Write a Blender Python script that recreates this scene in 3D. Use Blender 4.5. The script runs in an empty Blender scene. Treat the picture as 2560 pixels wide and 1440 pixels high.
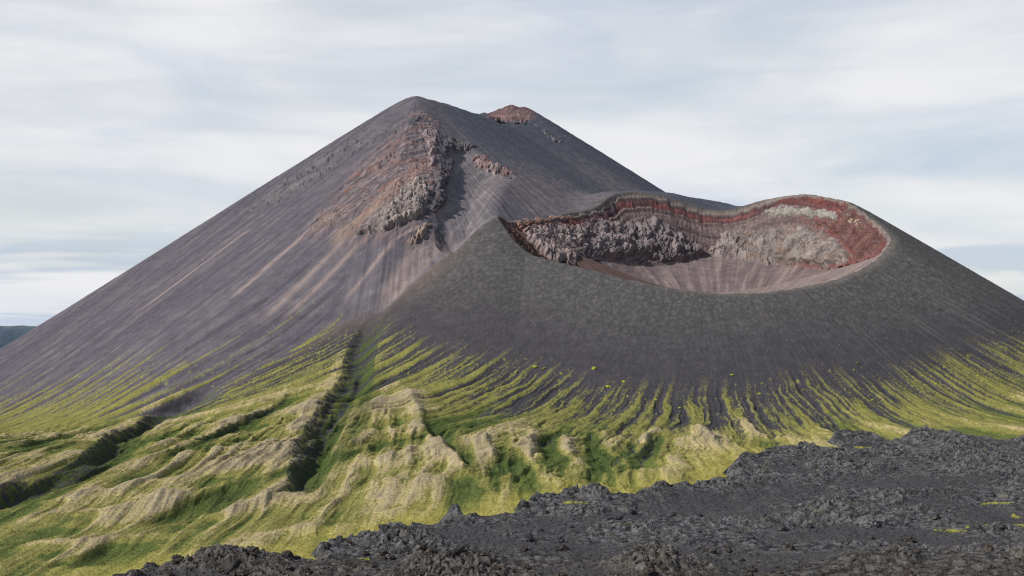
import bpy, math, os, time
import numpy as np
T0 = time.time()
F32 = np.float32
QUAL = 1.0
# ------------------------------------------------------------------ camera model
# metres; camera at the origin looking along +Y, x right, z up.  A pixel of the 2560x1440 frame is used only to say where a landmark lies.
FPX, CX, HZ = 3517.0, 1280.0, 840.0
def at(px, py, Y):
    return ((px - CX) / FPX * Y, Y, (HZ - py) / FPX * Y)

# ------------------------------------------------------------------ noise
def _tab(seed, n=256):
    r = np.random.RandomState(seed)
    p = r.permutation(n).astype(np.int32)
    return np.concatenate([p, p])
def perlin2(x, y, seed=0):
    p = _tab(seed)
    ang = (np.arange(256) * 2.399963).astype(F32)
    gx, gy = np.cos(ang), np.sin(ang)
    x = np.asarray(x, F32); y = np.asarray(y, F32)
    xf, yf = np.floor(x), np.floor(y)
    xi = xf.astype(np.int32) & 255; yi = yf.astype(np.int32) & 255
    fx = x - xf; fy = y - yf
    u = fx * fx * fx * (fx * (fx * 6 - 15) + 10); v = fy * fy * fy * (fy * (fy * 6 - 15) + 10)
    a = p[xi] + yi; b = p[(xi + 1) & 255] + yi
    def g(h, dx, dy):
        return gx[h] * dx + gy[h] * dy
    n00 = g(p[a], fx, fy); n10 = g(p[b], fx - 1, fy)
    n01 = g(p[a + 1], fx, fy - 1); n11 = g(p[b + 1], fx - 1, fy - 1)
    n0 = n00 + u * (n10 - n00); n1 = n01 + u * (n11 - n01)
    return (n0 + v * (n1 - n0)) * F32(1.45)
def fbm2(x, y, octv=4, seed=0, gain=0.5, lac=2.03):
    s = 0; a = 1.0; t = 0
    for i in range(octv):
        s = s + a * perlin2(x, y, seed + i * 17); t += a
        x = x * lac + 11.3; y = y * lac + 7.7; a *= gain
    return s / t
def ridge2(x, y, octv=3, seed=0, gain=0.5, lac=2.1):
    s = 0; a = 1.0; t = 0
    for i in range(octv):
        s = s + a * (1 - 2 * np.abs(perlin2(x, y, seed + i * 13))); t += a
        x = x * lac + 3.1; y = y * lac + 9.7; a *= gain
    return s / t
def perlin3(x, y, z, seed=0):
    p = _tab(seed)
    r = np.random.RandomState(seed + 999)
    g = r.normal(size=(256, 3)); g /= np.linalg.norm(g, axis=1)[:, None]; g = g.astype(F32)
    x = np.asarray(x, F32); y = np.asarray(y, F32); z = np.asarray(z, F32)
    xf, yf, zf = np.floor(x), np.floor(y), np.floor(z)
    xi = xf.astype(np.int32) & 255; yi = yf.astype(np.int32) & 255; zi = zf.astype(np.int32) & 255
    fx = x - xf; fy = y - yf; fz = z - zf
    fade = lambda t: t * t * t * (t * (t * 6 - 15) + 10)
    u, v, w = fade(fx), fade(fy), fade(fz)
    def c(i, j, k):
        h = p[p[p[(xi + i) & 255] + ((yi + j) & 255)] + ((zi + k) & 255)]
        return g[h, 0] * (fx - i) + g[h, 1] * (fy - j) + g[h, 2] * (fz - k)
    l = lambda a, b, t: a + t * (b - a)
    return l(l(l(c(0,0,0), c(1,0,0), u), l(c(0,1,0), c(1,1,0), u), v), l(l(c(0,0,1), c(1,0,1), u), l(c(0,1,1), c(1,1,1), u), v), w) * F32(1.5)
def fbm3(x, y, z, octv=3, seed=0, gain=0.5):
    s = 0; a = 1.0; t = 0
    for i in range(octv):
        s = s + a * perlin3(x, y, z, seed + 7 * i); t += a
        x = x * 2.03; y = y * 2.03; z = z * 2.03; a *= gain
    return s / t
def worley2(x, y, seed=0):
    """F1 distance and a random id per cell"""
    p = _tab(seed); r = np.random.RandomState(seed + 5)
    jx = r.rand(256).astype(F32); jy = r.rand(256).astype(F32); rid = r.rand(256).astype(F32)
    x = np.asarray(x, F32); y = np.asarray(y, F32)
    xf, yf = np.floor(x), np.floor(y)
    best = np.full(x.shape, 9, F32); bid = np.zeros(x.shape, F32); sec = np.full(x.shape, 9, F32)
    for i in (-1, 0, 1):
        for j in (-1, 0, 1):
            h = p[p[(xf.astype(np.int32) + i) & 255] + ((yf.astype(np.int32) + j) & 255)]
            d = (xf + i + jx[h] - x) ** 2 + (yf + j + jy[h] - y) ** 2
            m = d < best
            sec = np.where(m, best, np.minimum(sec, d))
            best = np.where(m, d, best); bid = np.where(m, rid[h], bid)
    return np.sqrt(best), bid, np.sqrt(sec)
def worley3(x, y, z, seed=0):
    p = _tab(seed); r = np.random.RandomState(seed + 5)
    jx, jy, jz, rid = (r.rand(256).astype(F32) for _ in range(4))
    xf, yf, zf = np.floor(x), np.floor(y), np.floor(z)
    best = np.full(x.shape, 9, F32); bid = np.zeros(x.shape, F32); sec = np.full(x.shape, 9, F32)
    for i in (-1, 0, 1):
        for j in (-1, 0, 1):
            for k in (-1, 0, 1):
                h = p[p[p[(xf.astype(np.int32) + i) & 255] + ((yf.astype(np.int32) + j) & 255)] + ((zf.astype(np.int32) + k) & 255)]
                d = (xf + i + jx[h] - x) ** 2 + (yf + j + jy[h] - y) ** 2 + (zf + k + jz[h] - z) ** 2
                m = d < best
                sec = np.where(m, best, np.minimum(sec, d))
                best = np.where(m, d, best); bid = np.where(m, rid[h], bid)
    return np.sqrt(best), bid, np.sqrt(sec)
def ss(t):
    t = np.clip(t, 0, 1); return t * t * (3 - 2 * t)
def lerp(a, b, t): return a + (b - a) * t
def smax(a, b, k):
    m = np.maximum(a, b); return m + k * np.log1p(np.exp(-np.abs(a - b) / k))
def smin(a, b, k): return -smax(-a, -b, k)

# ------------------------------------------------------------------ the landform: cones that spread at the angle of repose from ridge lines
def dense(pts, step):
    out = []
    for a, b in zip(pts[:-1], pts[1:]):
        a, b = np.array(a, float), np.array(b, float)
        n = max(1, int(np.linalg.norm((b - a)[:2]) / step))
        for i in range(n): out.append(a + (b - a) * i / n)
    out.append(np.array(pts[-1], float)); return np.array(out)
def line(pix): return [at(*p) for p in pix]
def spline(P, n, closed=False):
    P = np.array(P, float); m = len(P); out = []
    g = lambda i: P[i % m] if closed else P[min(max(i, 0), m - 1)]
    for i in range(m if closed else m - 1):
        a, b, c, d = g(i - 1), g(i), g(i + 1), g(i + 2)
        for t in np.arange(n) / n:
            out.append(0.5 * (2 * b + (c - a) * t + (2 * a - 5 * b + 4 * c - d) * t * t + (3 * b - a - 3 * c + d) * t ** 3))
    if not closed: out.append(P[-1])
    return np.array(out)
SUMMIT = dense(line([(1040,241,2500),(1100,257,2530),(1190,288,2590),(1240,309,2640),(1320,312,2720)]), 18)
SECOND = dense(line([(1188,283,2850),(1230,281,2870),(1278,262,2880),(1308,267,2880)]), 18)
SADDLE = dense(line([(1700,497,2520),(1770,513,2460),(1830,519,2420),(1880,517,2390),(1930,503,2350)]), 18)
RIM = [(1245,541,1960),(1265,590,1915),(1300,625,1872),(1380,652,1830),(1500,681,1790),(1600,706,1765),(1700,725,1750),(1800,734,1745),
       (1900,732,1750),(2000,719,1770),(2080,702,1800),(2150,676,1845),(2200,642,1895),(2226,606,1945),(2218,585,1990),(2180,550,2060),
       (2120,507,2150),(2060,493,2200),(2010,486,2240),(1960,493,2270),(1910,507,2295),(1830,533,2310),(1740,527,2310),(1640,493,2290),
       (1550,492,2260),(1500,524,2220),(1420,540,2160),(1330,548,2090),(1270,553,2030)]
RIMW = spline(line(RIM), 8, True)
SHOULDER = dense(line([(1530,480,2312),(1600,478,2352),(1660,482,2388),(1710,495,2430),(1760,509,2450)]), 14)
SPUR = dense(line([(1245,541,1960),(1180,572,1948),(1120,591,1936)]), 8)
CC = np.array([at(1760, 600, 2010)[0], 2010.0])          # crater centre
def envelope(x, y, pts, slope, rnd):
    out = np.full(x.shape, -1e4, F32)
    for px, py, pz in pts:
        sl = slope
        d = np.sqrt((x - F32(px)) ** 2 + (y - F32(py)) ** 2 + F32(rnd * rnd)) - F32(rnd)
        np.maximum(out, F32(pz) - sl * d, out=out)
    return out
def poly_sd(x, y, P):
    """signed distance (positive inside) to a closed polygon, and the height interpolated by inverse distance along it"""
    d2 = np.full(x.shape, 1e12, F32); ins = np.zeros(x.shape, bool)
    n = len(P)
    for i in range(n):
        ax, ay = P[i][:2]; bx, by = P[(i + 1) % n][:2]
        ex, ey = bx - ax, by - ay
        t = np.clip(((x - ax) * ex + (y - ay) * ey) / (ex * ex + ey * ey + 1e-9), 0, 1)
        np.minimum(d2, (x - ax - t * ex) ** 2 + (y - ay - t * ey) ** 2, out=d2)
        c = ((ay > y) != (by > y)) & (x < (bx - ax) * (y - ay) / (by - ay + 1e-12) + ax)
        ins ^= c
    d = np.sqrt(d2)
    return np.where(ins, d, -d)
def line_d(x, y, P):
    """distance to an open polyline, the fraction along it and the side (positive: left of its direction)"""
    d2 = np.full(x.shape, 1e12, F32); tt = np.zeros(x.shape, F32); sd = np.zeros(x.shape, F32)
    L = np.concatenate([[0], np.cumsum([math.dist(P[i][:2], P[i + 1][:2]) for i in range(len(P) - 1)])])
    for i in range(len(P) - 1):
        ax, ay = P[i][:2]; bx, by = P[i + 1][:2]
        ex, ey = bx - ax, by - ay
        t = np.clip(((x - ax) * ex + (y - ay) * ey) / (ex * ex + ey * ey + 1e-9), 0, 1)
        q = (x - ax - t * ex) ** 2 + (y - ay - t * ey) ** 2
        m = q < d2
        d2 = np.where(m, q, d2); tt = np.where(m, (L[i] + t * (L[i + 1] - L[i])) / L[-1], tt)
        sd = np.where(m, np.sign(ex * (y - ay) - ey * (x - ax)), sd)
    return np.sqrt(d2), tt, sd
def plane_z(x, y): return -146 + 0.037 * np.minimum(y, 1500) - 0.03 * np.clip(y - 1500, 0, 1200) + 0 * x
def rim_h(x, y):
    w = 0; s = 0
    for px, py, pz in RIMW[::3]:
        q = 1.0 / ((x - F32(px)) ** 2 + (y - F32(py)) ** 2 + 30.0) ** 2.5
        w = w + q; s = s + q * F32(pz)
    return s / w
def base(x, y, full=False):
    """heights of the bare landform; with full also the crater's signed distance and which cone each point belongs to"""
    x = np.asarray(x, F32); y = np.asarray(y, F32)
    dx = x - F32(SUMMIT[0][0]); dy = F32(SUMMIT[0][1]) - y
    ph = np.arctan2(-dx, dy)                                        # 0 = towards the camera, positive = west
    wst = 0.70 * np.cos(np.clip(ph, 0, 1.134) - 0.82)               # one plane face from the spine round to the left skyline
    slope = np.where(ph > 0, wst, lerp(0.478, 0.62, ss(-ph / 0.6)))
    m = envelope(x, y, SUMMIT, slope, 20)
    m = m - 0.40 * np.maximum(0, np.hypot(dx, dy) - 550) * (1 - ss((ph - 0.02) / 0.35))
    m = smax(m, envelope(x, y, SECOND, 0.645, 10), 4)
    m = smax(m, envelope(x, y, SADDLE, 0.5, 45), 14)
    m = smax(m, envelope(x, y, SHOULDER, 0.70, 50), 10)
    c = envelope(x, y, RIMW, 0.565 + 0.06 * ss((x - 250) / 250) + 0.06 * ss((10 - x) / 200), 9)
    c = smax(c, envelope(x, y, SPUR, 0.62 + 0.06 * ss((-40 - x) / 110), 5), 3)
    kk = np.where(y > 2150, 10.0, 2.0) + 0 * x
    out = smax(m, c, kk)
    g = plane_z(x, y)
    g = g + 16 * ss((260 - x) / 420) * ss((y - 750) / 800) - 52 * ss((-0.12 - x / y) / 0.2) * ss((y - 1100) / 650)
    out = smax(out, g, 30 + 14 * ss((100 - x) / 500))
    sd = poly_sd(x, y, RIMW[::3])
    near = sd > 0
    zi = out.copy()
    if near.any():
        xs, ys, d = x[near], y[near], sd[near]
        zr = rim_h(xs, ys)
        rho = np.sqrt(((xs - CC[0]) / 1.25) ** 2 + (ys - CC[1]) ** 2)
        scree = 45 + (0.38 + 0.16 * ss((CC[0] - 40 - xs) / 130)) * np.maximum(0, rho - 30)
        far = ss((ys - 1900) / 200)
        wall = zr - lerp(0.75, 1.45, far) * d
        z2 = np.maximum(wall, np.minimum(scree, zr - 30 * (1 - np.exp(-d / 45))))
        zi[near] = z2
    if full:
        return zi, sd, m, c, g
    return zi
MARCH_Y = np.concatenate([np.arange(560, 1500, 3.0), np.arange(1500, 3100, 3.0)]).astype(F32)
def hit(pix, fn=None):
    """the point of the landform seen at each landmark pixel"""
    fn = fn or base
    out = []
    P = np.array(pix, float)
    for a in range(0, len(P), 64):
        p = P[a:a + 64]
        u = ((p[:, 0] - CX) / FPX)[:, None]; v = ((HZ - p[:, 1]) / FPX)[:, None]
        Y = MARCH_Y[None, :]
        z = fn((u * Y).astype(F32), (Y + 0 * u).astype(F32)); r = v * Y
        d = z - r
        k = np.argmax(d > 0, axis=1); bad = ~(d > 0).any(axis=1)
        k = np.maximum(k, 1)
        i = np.arange(len(p))
        d0, d1 = d[i, k - 1], d[i, k]
        t = np.clip(d0 / (d0 - d1 + 1e-9), 0, 1)
        y = MARCH_Y[k - 1] + t * (MARCH_Y[k] - MARCH_Y[k - 1])
        y = np.where(bad, 2700, y)
        out.append(np.stack([u[:, 0] * y, y, v[:, 0] * y], 1))
    return np.concatenate(out)
# ------------------------------------------------------------------ landmarks on the landform
def hs(pix, n=5):
    P = spline(hit(pix), n)
    for _ in range(10): P[1:-1] = 0.25 * P[:-2] + 0.5 * P[1:-1] + 0.25 * P[2:]
    return P
def box(x, y, P, m):
    P = np.asarray(P)
    return (x > P[:, 0].min() - m) & (x < P[:, 0].max() + m) & (y > P[:, 1].min() - m) & (y < P[:, 1].max() + m)
# (pixels going downhill, depth, width of the steep bank, width of the gentle bank, bare rock 0..1)
GULLIES = [(hs(p), d * 0.70, wl * 1.15, wr * 1.4, rock) for p, d, wl, wr, rock in [
    ([(948,792),(915,830),(894,880),(888,930),(862,975),(835,1010),(815,1050),(795,1090),(778,1130),(770,1180),(772,1200),(745,1235),(690,1256)], 10, 13, 20, 1.0),
    ([(912,915),(893,980),(867,1020),(838,1055),(808,1095),(792,1130),(786,1165)], 6, 8, 14, 1.0),
    ([(560,968),(500,993),(430,1018),(348,1065),(292,1100),(262,1140),(170,1185),(80,1212),(0,1240),(-260,1330)], 16, 14, 24, 0.9),
    ([(750,965),(715,1000),(660,1035),(590,1065),(520,1092),(430,1125)], 8, 6, 20, 0.7),
    ([(990,890),(940,950),(912,1030),(880,1095),(850,1150),(810,1215)], 5, 9, 9, 0.25),
    ([(640,1195),(590,1220),(510,1252),(440,1290),(330,1330)], 7, 10, 18, 0),
    ([(420,1010),(300,1040),(180,1085),(70,1130),(-30,1165)], 6, 9, 16, 0),
    ([(1055,1035),(1105,1090),(1165,1150),(1240,1205)], 8, 10, 14, 0),
    ([(640,1040),(560,1075),(490,1120),(380,1150)], 5, 8, 12, 0),
    ([(860,1120),(760,1165),(640,1210)], 4, 8, 12, 0),
    ([(300,1350),(250,1390),(120,1425)], 6, 8, 16, 0),
    ([(1275,1110),(1265,1150),(1250,1200)], 6, 10, 12, 0),
    ([(1375,1075),(1370,1110),(1360,1150)], 5, 8, 10, 0),
    ([(1480,1080),(1490,1120),(1500,1160),(1500,1190)], 5, 8, 10, 0),
    ([(1600,1080),(1650,1085),(1625,1120),(1595,1145)], 4, 6, 7, 0.6),
]]
# (pixels, height, half width)
RIDGES = [(hs(p), h * 1.15, w * 1.3) for p, h, w in [
    ([(985,930),(1030,1000),(1060,1055),(1068,1095),(1112,1135),(1160,1175),(1220,1218)], 10, 11),
    ([(970,965),(940,1010),(905,1060),(885,1110),(830,1160)], 7, 10),
    ([(1205,1092),(1225,1125),(1240,1155)], 6, 6),
    ([(1325,1065),(1335,1105),(1328,1155)], 6, 8),
    ([(1402,1085),(1420,1108),(1432,1140)], 5, 6),
    ([(1500,1070),(1530,1085),(1500,1125)], 5, 7),
    ([(1580,1110),(1640,1085),(1650,1072)], 4, 6),
    ([(1740,1060),(1790,1110),(1800,1140)], 5, 7),
    ([(1840,1040),(1900,1085),(1930,1105)], 4, 7),
    ([(740,1228),(660,1258),(580,1282),(500,1305)], 6, 9),
    ([(600,1385),(680,1350),(770,1322),(850,1330)], 8, 11),
    ([(20,1365),(200,1362),(380,1345),(480,1330)], 4, 10),
    ([(120,1265),(300,1225),(480,1190)], 5, 12),
    ([(500,1200),(640,1150),(760,1105)], 5, 10),
    ([(160,1300),(330,1280),(460,1240)], 5, 12),
]]
# (pixel at the foot, radius in pixels across, depth radius in metres, height)
MOUNDS = []
for px, py, rp, ry, h in [(1425,1222,95,38,11),(1630,1212,125,44,13),(1000,1265,200,70,12),(1010,1300,75,20,5),(820,1345,70,22,5),(1250,1250,60,25,3),(930,1170,60,40,6),(400,1270,150,50,6),(120,1330,160,40,6)]:
    w = hit([(px, py)])[0]
    MOUNDS.append((w[0], w[1] + ry * 0.8, rp / FPX * w[1], ry * 0.9, h * 1.35))
BOWL_L = hit([(1098,338),(1104,385),(1092,430),(1076,480),(1064,520),(1072,560),(1082,600)])
BOWL_R = hit([(1100,338),(1150,345),(1205,385),(1255,415),(1292,442),(1272,480),(1256,520),(1250,545),(1245,600)])
BOWL = np.concatenate([BOWL_L, hit([(1150,640)]), BOWL_R[::-1]])
_v = hit([(-700,1000),(-300,985),(0,975),(150,955),(300,935),(470,925),(560,950),(640,925),(760,868),(850,850),(940,830),(1000,850),(1100,905),(1290,925),(1400,955),(1500,985),(1700,995),(1850,990),(2000,965),(2200,965),(2400,905),(2560,850),(2900,800),(3300,780)])
VEG_U, VEG_Y = _v[:, 0] / _v[:, 1], _v[:, 1]
ORANGE = hs([(1062,408),(1035,430),(990,470),(940,520),(890,560),(860,580)])
TANS = [(hs(p), w) for p, w in [([(870,590),(800,660),(720,740),(640,815)], 7), ([(905,600),(850,660),(770,740),(690,810)], 5), ([(1050,610),(990,690),(950,760)], 8), ([(1120,592),(1060,650),(985,740),(958,790)], 12),
        ([(990,600),(930,670),(850,760)], 4), ([(760,590),(690,650),(560,760)], 5), ([(880,480),(760,590),(600,720)], 5), ([(640,560),(480,680),(300,810)], 6)]]
SHP = hit([(1400, 480), (1540, 468)])
MA = SUMMIT[0][:2]
def blob(x, y, p, r):
    return np.exp(-(((x - F32(p[0])) ** 2 + (y - F32(p[1])) ** 2) / F32(r * r)))
def mixc(c, col, t):
    return c + (np.asarray(col, F32) - c) * np.clip(t, 0, 1)[..., None]
EDGE = hit([(1246,546),(1180,592),(1120,642),(1050,702),(1000,748),(953,798)])
ROUGH1 = hit([(1055,272),(1112,310),(1100,600),(1060,640),(900,640),(740,610),(800,515),(900,400),(980,330)])
ROUGH2 = hit([(1052,268),(955,298),(805,380),(665,478),(560,548),(640,548),(760,485),(870,425),(1000,332)])
LAVA = [(3300,1098),(2700,1100),(2560,1103),(2480,1099),(2380,1091),(2300,1089),(2230,1104),(2150,1087),(2085,1098),(2065,1110),(2110,1128),(2010,1119),(1960,1125),(1900,1140),(1850,1142),(1830,1165),(1800,1184),
        (1835,1195),(1790,1206),(1700,1216),(1640,1226),(1560,1238),(1500,1244),(1478,1230),(1440,1238),(1330,1254),(1282,1270),(1275,1285),(1200,1292),(1165,1302),(1140,1288),(1100,1303),(1020,1322),(950,1333),
        (880,1347),(850,1360),(765,1386),(800,1399),(845,1408),(860,1418),(780,1402),(700,1396),(600,1400),(540,1404),(450,1408),(400,1418),(330,1428),(280,1442),(200,1475),(100,1520),(-300,1700),(-600,1980),(4000,1980)]
LP = hit(LAVA)[:, :2]
far_ = [i for i, p in enumerate(LAVA) if p[1] > 1480]
for i in far_:                                                     # below the frame: straight down the sloping field
    px, py = LAVA[i]; Y = 146 / ((py - HZ) / FPX + 0.037); LP[i] = ((px - CX) / FPX * Y, Y)

def surface(x, y):
    """the finished ground: height, base colour, and which part of the setting each point belongs to"""
    z, sd, m, c, g = base(x, y, True)
    u = x / y
    inn = sd > 0
    wC = ss((c - m) / 14 + 0.5)                                   # 1 on the crater hill
    k = box(x, y, EDGE, 60)
    edz = np.zeros(x.shape, F32)
    if k.any():                                                    # the sharp left edge of the crater hill, above the great gully
        d, t, s = line_d(x[k], y[k], EDGE)
        wC[k] = wC[k] * (1 - (s < 0) * ss((d + 4 * fbm2(x[k] / 12, y[k] / 12, 2, 49)) / 12) * ss((58 - d) / 25) * ss((1 - t) * 7))
        edz[k] = 2.5 * np.exp(-(d / 9) ** 2) * ss(t / .1) * ss((1 - t) / .1)
    z = z + edz
    th = np.arctan2(x - F32(MA[0]), F32(MA[1]) - y); rm = np.hypot(x - F32(MA[0]), y - F32(MA[1]))
    tc = np.arctan2(x - F32(CC[0]), F32(CC[1]) - y); rc = np.hypot(x - F32(CC[0]), y - F32(CC[1]))
    dv = np.interp(u, VEG_U, VEG_Y).astype(F32) - y                # metres below the upper edge of the moss
    nbig = fbm2(x / 70, y / 70, 4, 3); nmid = fbm2(x / 17, y / 17, 3, 5); nfin = fbm2(x / 3.2, y / 3.2, 3, 6)
    # --- the ravine under the summit
    bins = np.zeros(x.shape, F32); bd = np.zeros(x.shape, F32); bleft = np.zeros(x.shape, F32)
    k = box(x, y, BOWL, 5)
    if k.any():
        xs, ys = x[k], y[k]
        ins = poly_sd(xs, ys, BOWL); dl = line_d(xs, ys, BOWL_L)[0]; dr = line_d(xs, ys, BOWL_R)[0]
        wob = 5 * fbm2(xs / 14, ys / 14, 3, 31)
        q = np.minimum(ss((dl + wob) / 30) * 15, ss(dr / 105) * 34 + 7 * ss((dr + wob) / 12) * ss((ys - 2230) / 60)) * (ins > 0)
        bd[k] = q; bins[k] = ss(ins / 22); bleft[k] = (ins > 0) * ss(1 - (dl - 6) / 26)
    z = z - bd * ss((m - c + 40) / 40)
    # --- rills that run down both cones
    out = ~inn
    face = ss((-th - 0.02) / 0.1) * ss((1.5 + th) / 0.2)            # the plane west face, whose rills run parallel
    dx_, dy_ = x - F32(MA[0]), y - F32(MA[1])
    qx = dx_ * F32(.682) - dy_ * F32(.731); qs = -dx_ * F32(.731) - dy_ * F32(.682)
    qx = qx + 5 * fbm2(qs / 150, qx / 60, 2, 7)
    rill_m = lerp(fbm2(th * 50 + 0.6 * fbm2(rm / 160, th * 3, 2, 8), rm / 420, 4, 11, 0.55), fbm2(qx / 15, qs / 420, 4, 13, 0.6), face)
    rill_f = lerp(fbm2(th * 150, rm / 260, 3, 12, 0.6), fbm2(qx / 4.5, qs / 200, 3, 14, 0.6), face)
    low = ss(dv / 160 + 0.35)
    bfl = ss((dv - 380) / 550)
    mdisp = (1.6 * rill_m * ss(rm / 250) + 0.5 * rill_f) * (1 - low) + low * (1 - 0.8 * bfl) * (7.0 * rill_m + 0.7 * rill_f)
    wrp = tc + 0.012 * fbm2(rc / 80, tc * 6, 2, 9) + 0.006 * fbm2(x / 25, y / 25, 2, 10)
    fing = fbm2(wrp * 66, rc / 240, 4, 21, 0.6)
    fing2 = fbm2(wrp * 17, rc / 300, 2, 22, 0.45)
    lowc = ss(dv / 110 + 0.55)
    cdisp = (0.4 * fbm2(tc * 90, rc / 120, 3, 23) + 0.5 * nfin * ss(1 - dv / 100)) + lowc * (1 - ss((dv - 520) / 160)) * (3.6 * np.minimum(fing * 1.6, 0.45) + 6.5 * fing2 * ss((dv - 60) / 140))
    disp = lerp(mdisp, cdisp, wC) * np.where(inn, 0, ss(-sd / 25))
    foot = ss((dv - 150) / 250)
    rg1 = np.zeros(x.shape, F32); rg2 = np.zeros(x.shape, F32)
    for P, r in ((ROUGH1, rg1), (ROUGH2, rg2)):
        k = box(x, y, P, 20)
        if k.any(): r[k] = ss((poly_sd(x[k], y[k], P) + 22 * nbig[k] + 8 * nmid[k] + 6) / 26)
    rib = ridge2(qx / 17 + .5 * nmid, qs / 60, 3, 51); chip = fbm2(qx / 4.5, (qs + .5 * z) / 6, 4, 52, 0.6)
    disp = disp + rg1 * (4.2 * rib + 3.2 * chip) + rg2 * (2.2 * rib * ss(nmid + .3) + 2.6 * chip * ss(fbm2(qx / 16, qs / 70, 2, 53) * 3 + .2))
    xf = x + 8 * fbm2(x / 60, y / 130, 2, 15)
    fst = fbm2(xf / 3.6, y / 75, 3, 18, 0.6)
    flow = 0.24 * fst + 0.30 * fbm2(xf / 14, y / 260, 2, 16, 0.42) + 0.80 * (ridge2(xf / 24, y / 360, 2, 17, 0.40) - 0.35)      # ribs and hollows that run off the foot
    disp = disp + foot * (0.7 * nbig + 0.3 * nmid + (3.8 + 2.0 * ss((-40 - x) / 100)) * flow * ss((260 - x) / 200) * (0.5 + 0.5 * ss((y - 720) / 350)))
    disp = disp + 0.9 * fbm2(x / 9, y / 9, 3, 56) * out * (1 - foot) * (0.5 + ss(nbig + .2))
    disp = disp + 1.8 * nmid * np.exp(-(sd / 14) ** 2) * out
    z = z + disp
    ed = np.zeros(x.shape, F32); k = (y < 1500) & (np.abs(u) < 0.7)
    if k.any(): q = poly_sd(x[k], y[k], LP); ed[k] = np.where(q > 0, 1, np.exp(-(np.minimum(q + 4, 0) / (8 + 0.022 * y[k])) ** 2))
    z = z - disp * 0.6 * ed * foot
    ter = np.zeros(x.shape, F32)                                   # crest (+) or hollow (-)
    bank = np.zeros(x.shape, F32); moist = np.zeros(x.shape, F32)
    wx = x + 3.5 * fbm2(x / 34, y / 90, 2, 41); wy = y + 5 * fbm2(x / 34, y / 90, 2, 42)
    for P, dep, wl, wr, rock in GULLIES:
        k = box(x, y, P, wr * 1.6)
        if not k.any(): continue
        d, t, s = line_d(wx[k], wy[k], P)
        tap = ss(t / (0.05 if rock > 0.8 else 0.35)) * ss((1 - t) / (0.12 if rock > 0.8 else 0.35))
        prof = np.where(s < 0, ss(1 - (d - 2) / wl), ss(1 - (d - 2) / wr))
        z[k] -= dep * tap * prof
        lip = np.exp(-((d - wl * 1.5) / (wl * 0.7)) ** 2) * (s < 0) * tap
        z[k] += 0.10 * dep * lip
        ter[k] += lip * 0.7 - prof * tap * 1.2
        b = rock * tap * (s < 0) * ss(d / 1.2) * ss((wl + 2 - d) / 1.5)
        bank[k] = np.maximum(bank[k], b); moist[k] = np.maximum(moist[k], prof * tap * (1.0 if rock > .5 else 0.85))
    for P, h, w in RIDGES:
        k = box(x, y, P, w * 3)
        if not k.any(): continue
        d, t, s = line_d(wx[k], wy[k], P)
        tap = ss(t / 0.2) * ss((1 - t) / 0.2); w = w * 0.72; h = h * 0.62; q = np.exp(-np.abs(d / (w * 1.25)) ** 1.3) * tap * (0.9 + 0.25 * nbig[k])
        q = q * (1 - 0.75 * ed[k]); z[k] += h * q; ter[k] += q * 1.3
    for mx, my, rx, ry, h in MOUNDS:
        q = np.maximum(0, 1 - ((wx - mx) / rx) ** 2 - ((wy - my) / ry) ** 2)
        z = z + 0.32 * h * q; ter = ter + 0.4 * ss(q * 1.5)
    # --- colours: ash
    ash_m = mixc(np.full(x.shape + (3,), F32([0.0770, 0.0715, 0.0865])), [0.150, 0.137, 0.148], 0.16 + (0.75 * rill_m + 0.5 * rill_f) * (0.45 + 1.1 * ss(nbig + .35)) + 0.3 * nbig + 0.15 * nmid)
    ash_m = mixc(ash_m, [0.0475, 0.0454, 0.0576], -0.9 * rill_m - 0.5 * rill_f - 0.12)
    east_haze = ss((x - F32(MA[0]) + 0.35 * (F32(MA[1]) - y) * -1 + 20) / 120) * ss((y - 2180) / 200)
    ash_m = mixc(ash_m, [0.0560, 0.0640, 0.0830], 0.9 * east_haze)  # aerial haze painted as a bluer tone on the far right slopes
    for P, w in TANS:
        k = box(x, y, P, w * 3)
        if k.any():
            d, t, s = line_d(x[k], y[k], P)
            ash_m[k] = mixc(ash_m[k], [0.240, 0.190, 0.178], 0.85 * np.exp(-(d / w) ** 2) * ss(t / .1) * ss((1 - t) / .25) * (0.75 + 0.6 * rill_f[k]))
    k = box(x, y, ORANGE, 60)
    if k.any():
        d, t, s = line_d(x[k] + 8 * nmid[k], y[k], ORANGE)
        ash_m[k] = mixc(ash_m[k], np.stack([lerp(.32, .34, t), lerp(.165, .25, t), lerp(.14, .17, t)], -1), 0.85 * np.exp(-(d / 15) ** 2) * (0.7 + 1.2 * rill_f[k] + .4 * rill_m[k]))
    ash_m = mixc(ash_m, [.155, .142, .150], bins * 0.85)
    ash_m = mixc(ash_m, [.26, .225, .22], bins * np.clip(1.5 * fbm2((x - F32(BOWL[-3][0])) / 7 - (y - 2000) / 34, y / 110, 3, 33), 0, 1))
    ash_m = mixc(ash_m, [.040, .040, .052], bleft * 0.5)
    spk = ss((fbm2(x / 2.3, y / 2.6, 2, 61) - 0.28) / 0.3)
    tuft = ss((fbm2(x / 5.5, y / 7.5, 3, 62) + 0.12) / 0.5)
    up = ss(1.0 - dv / -330.0) * 0 + ss((-dv - 40) / 220)           # higher on the crater hill
    ash_c = mixc(np.full(x.shape + (3,), F32([0.0475, 0.0454, 0.0518])), [0.0620, 0.0605, 0.0610], up)
    ash_c = mixc(ash_c, [0.118, 0.112, 0.109], up * tuft * 0.55 + 0.25 * spk)
    ash_c = mixc(ash_c, [0.1224, 0.1152, 0.1044], ss((fbm2(tc * 95, rc / 150, 3, 64) - 0.12) / 0.3) * 0.55 * ss((tc - 0.15) / 0.5))
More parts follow.
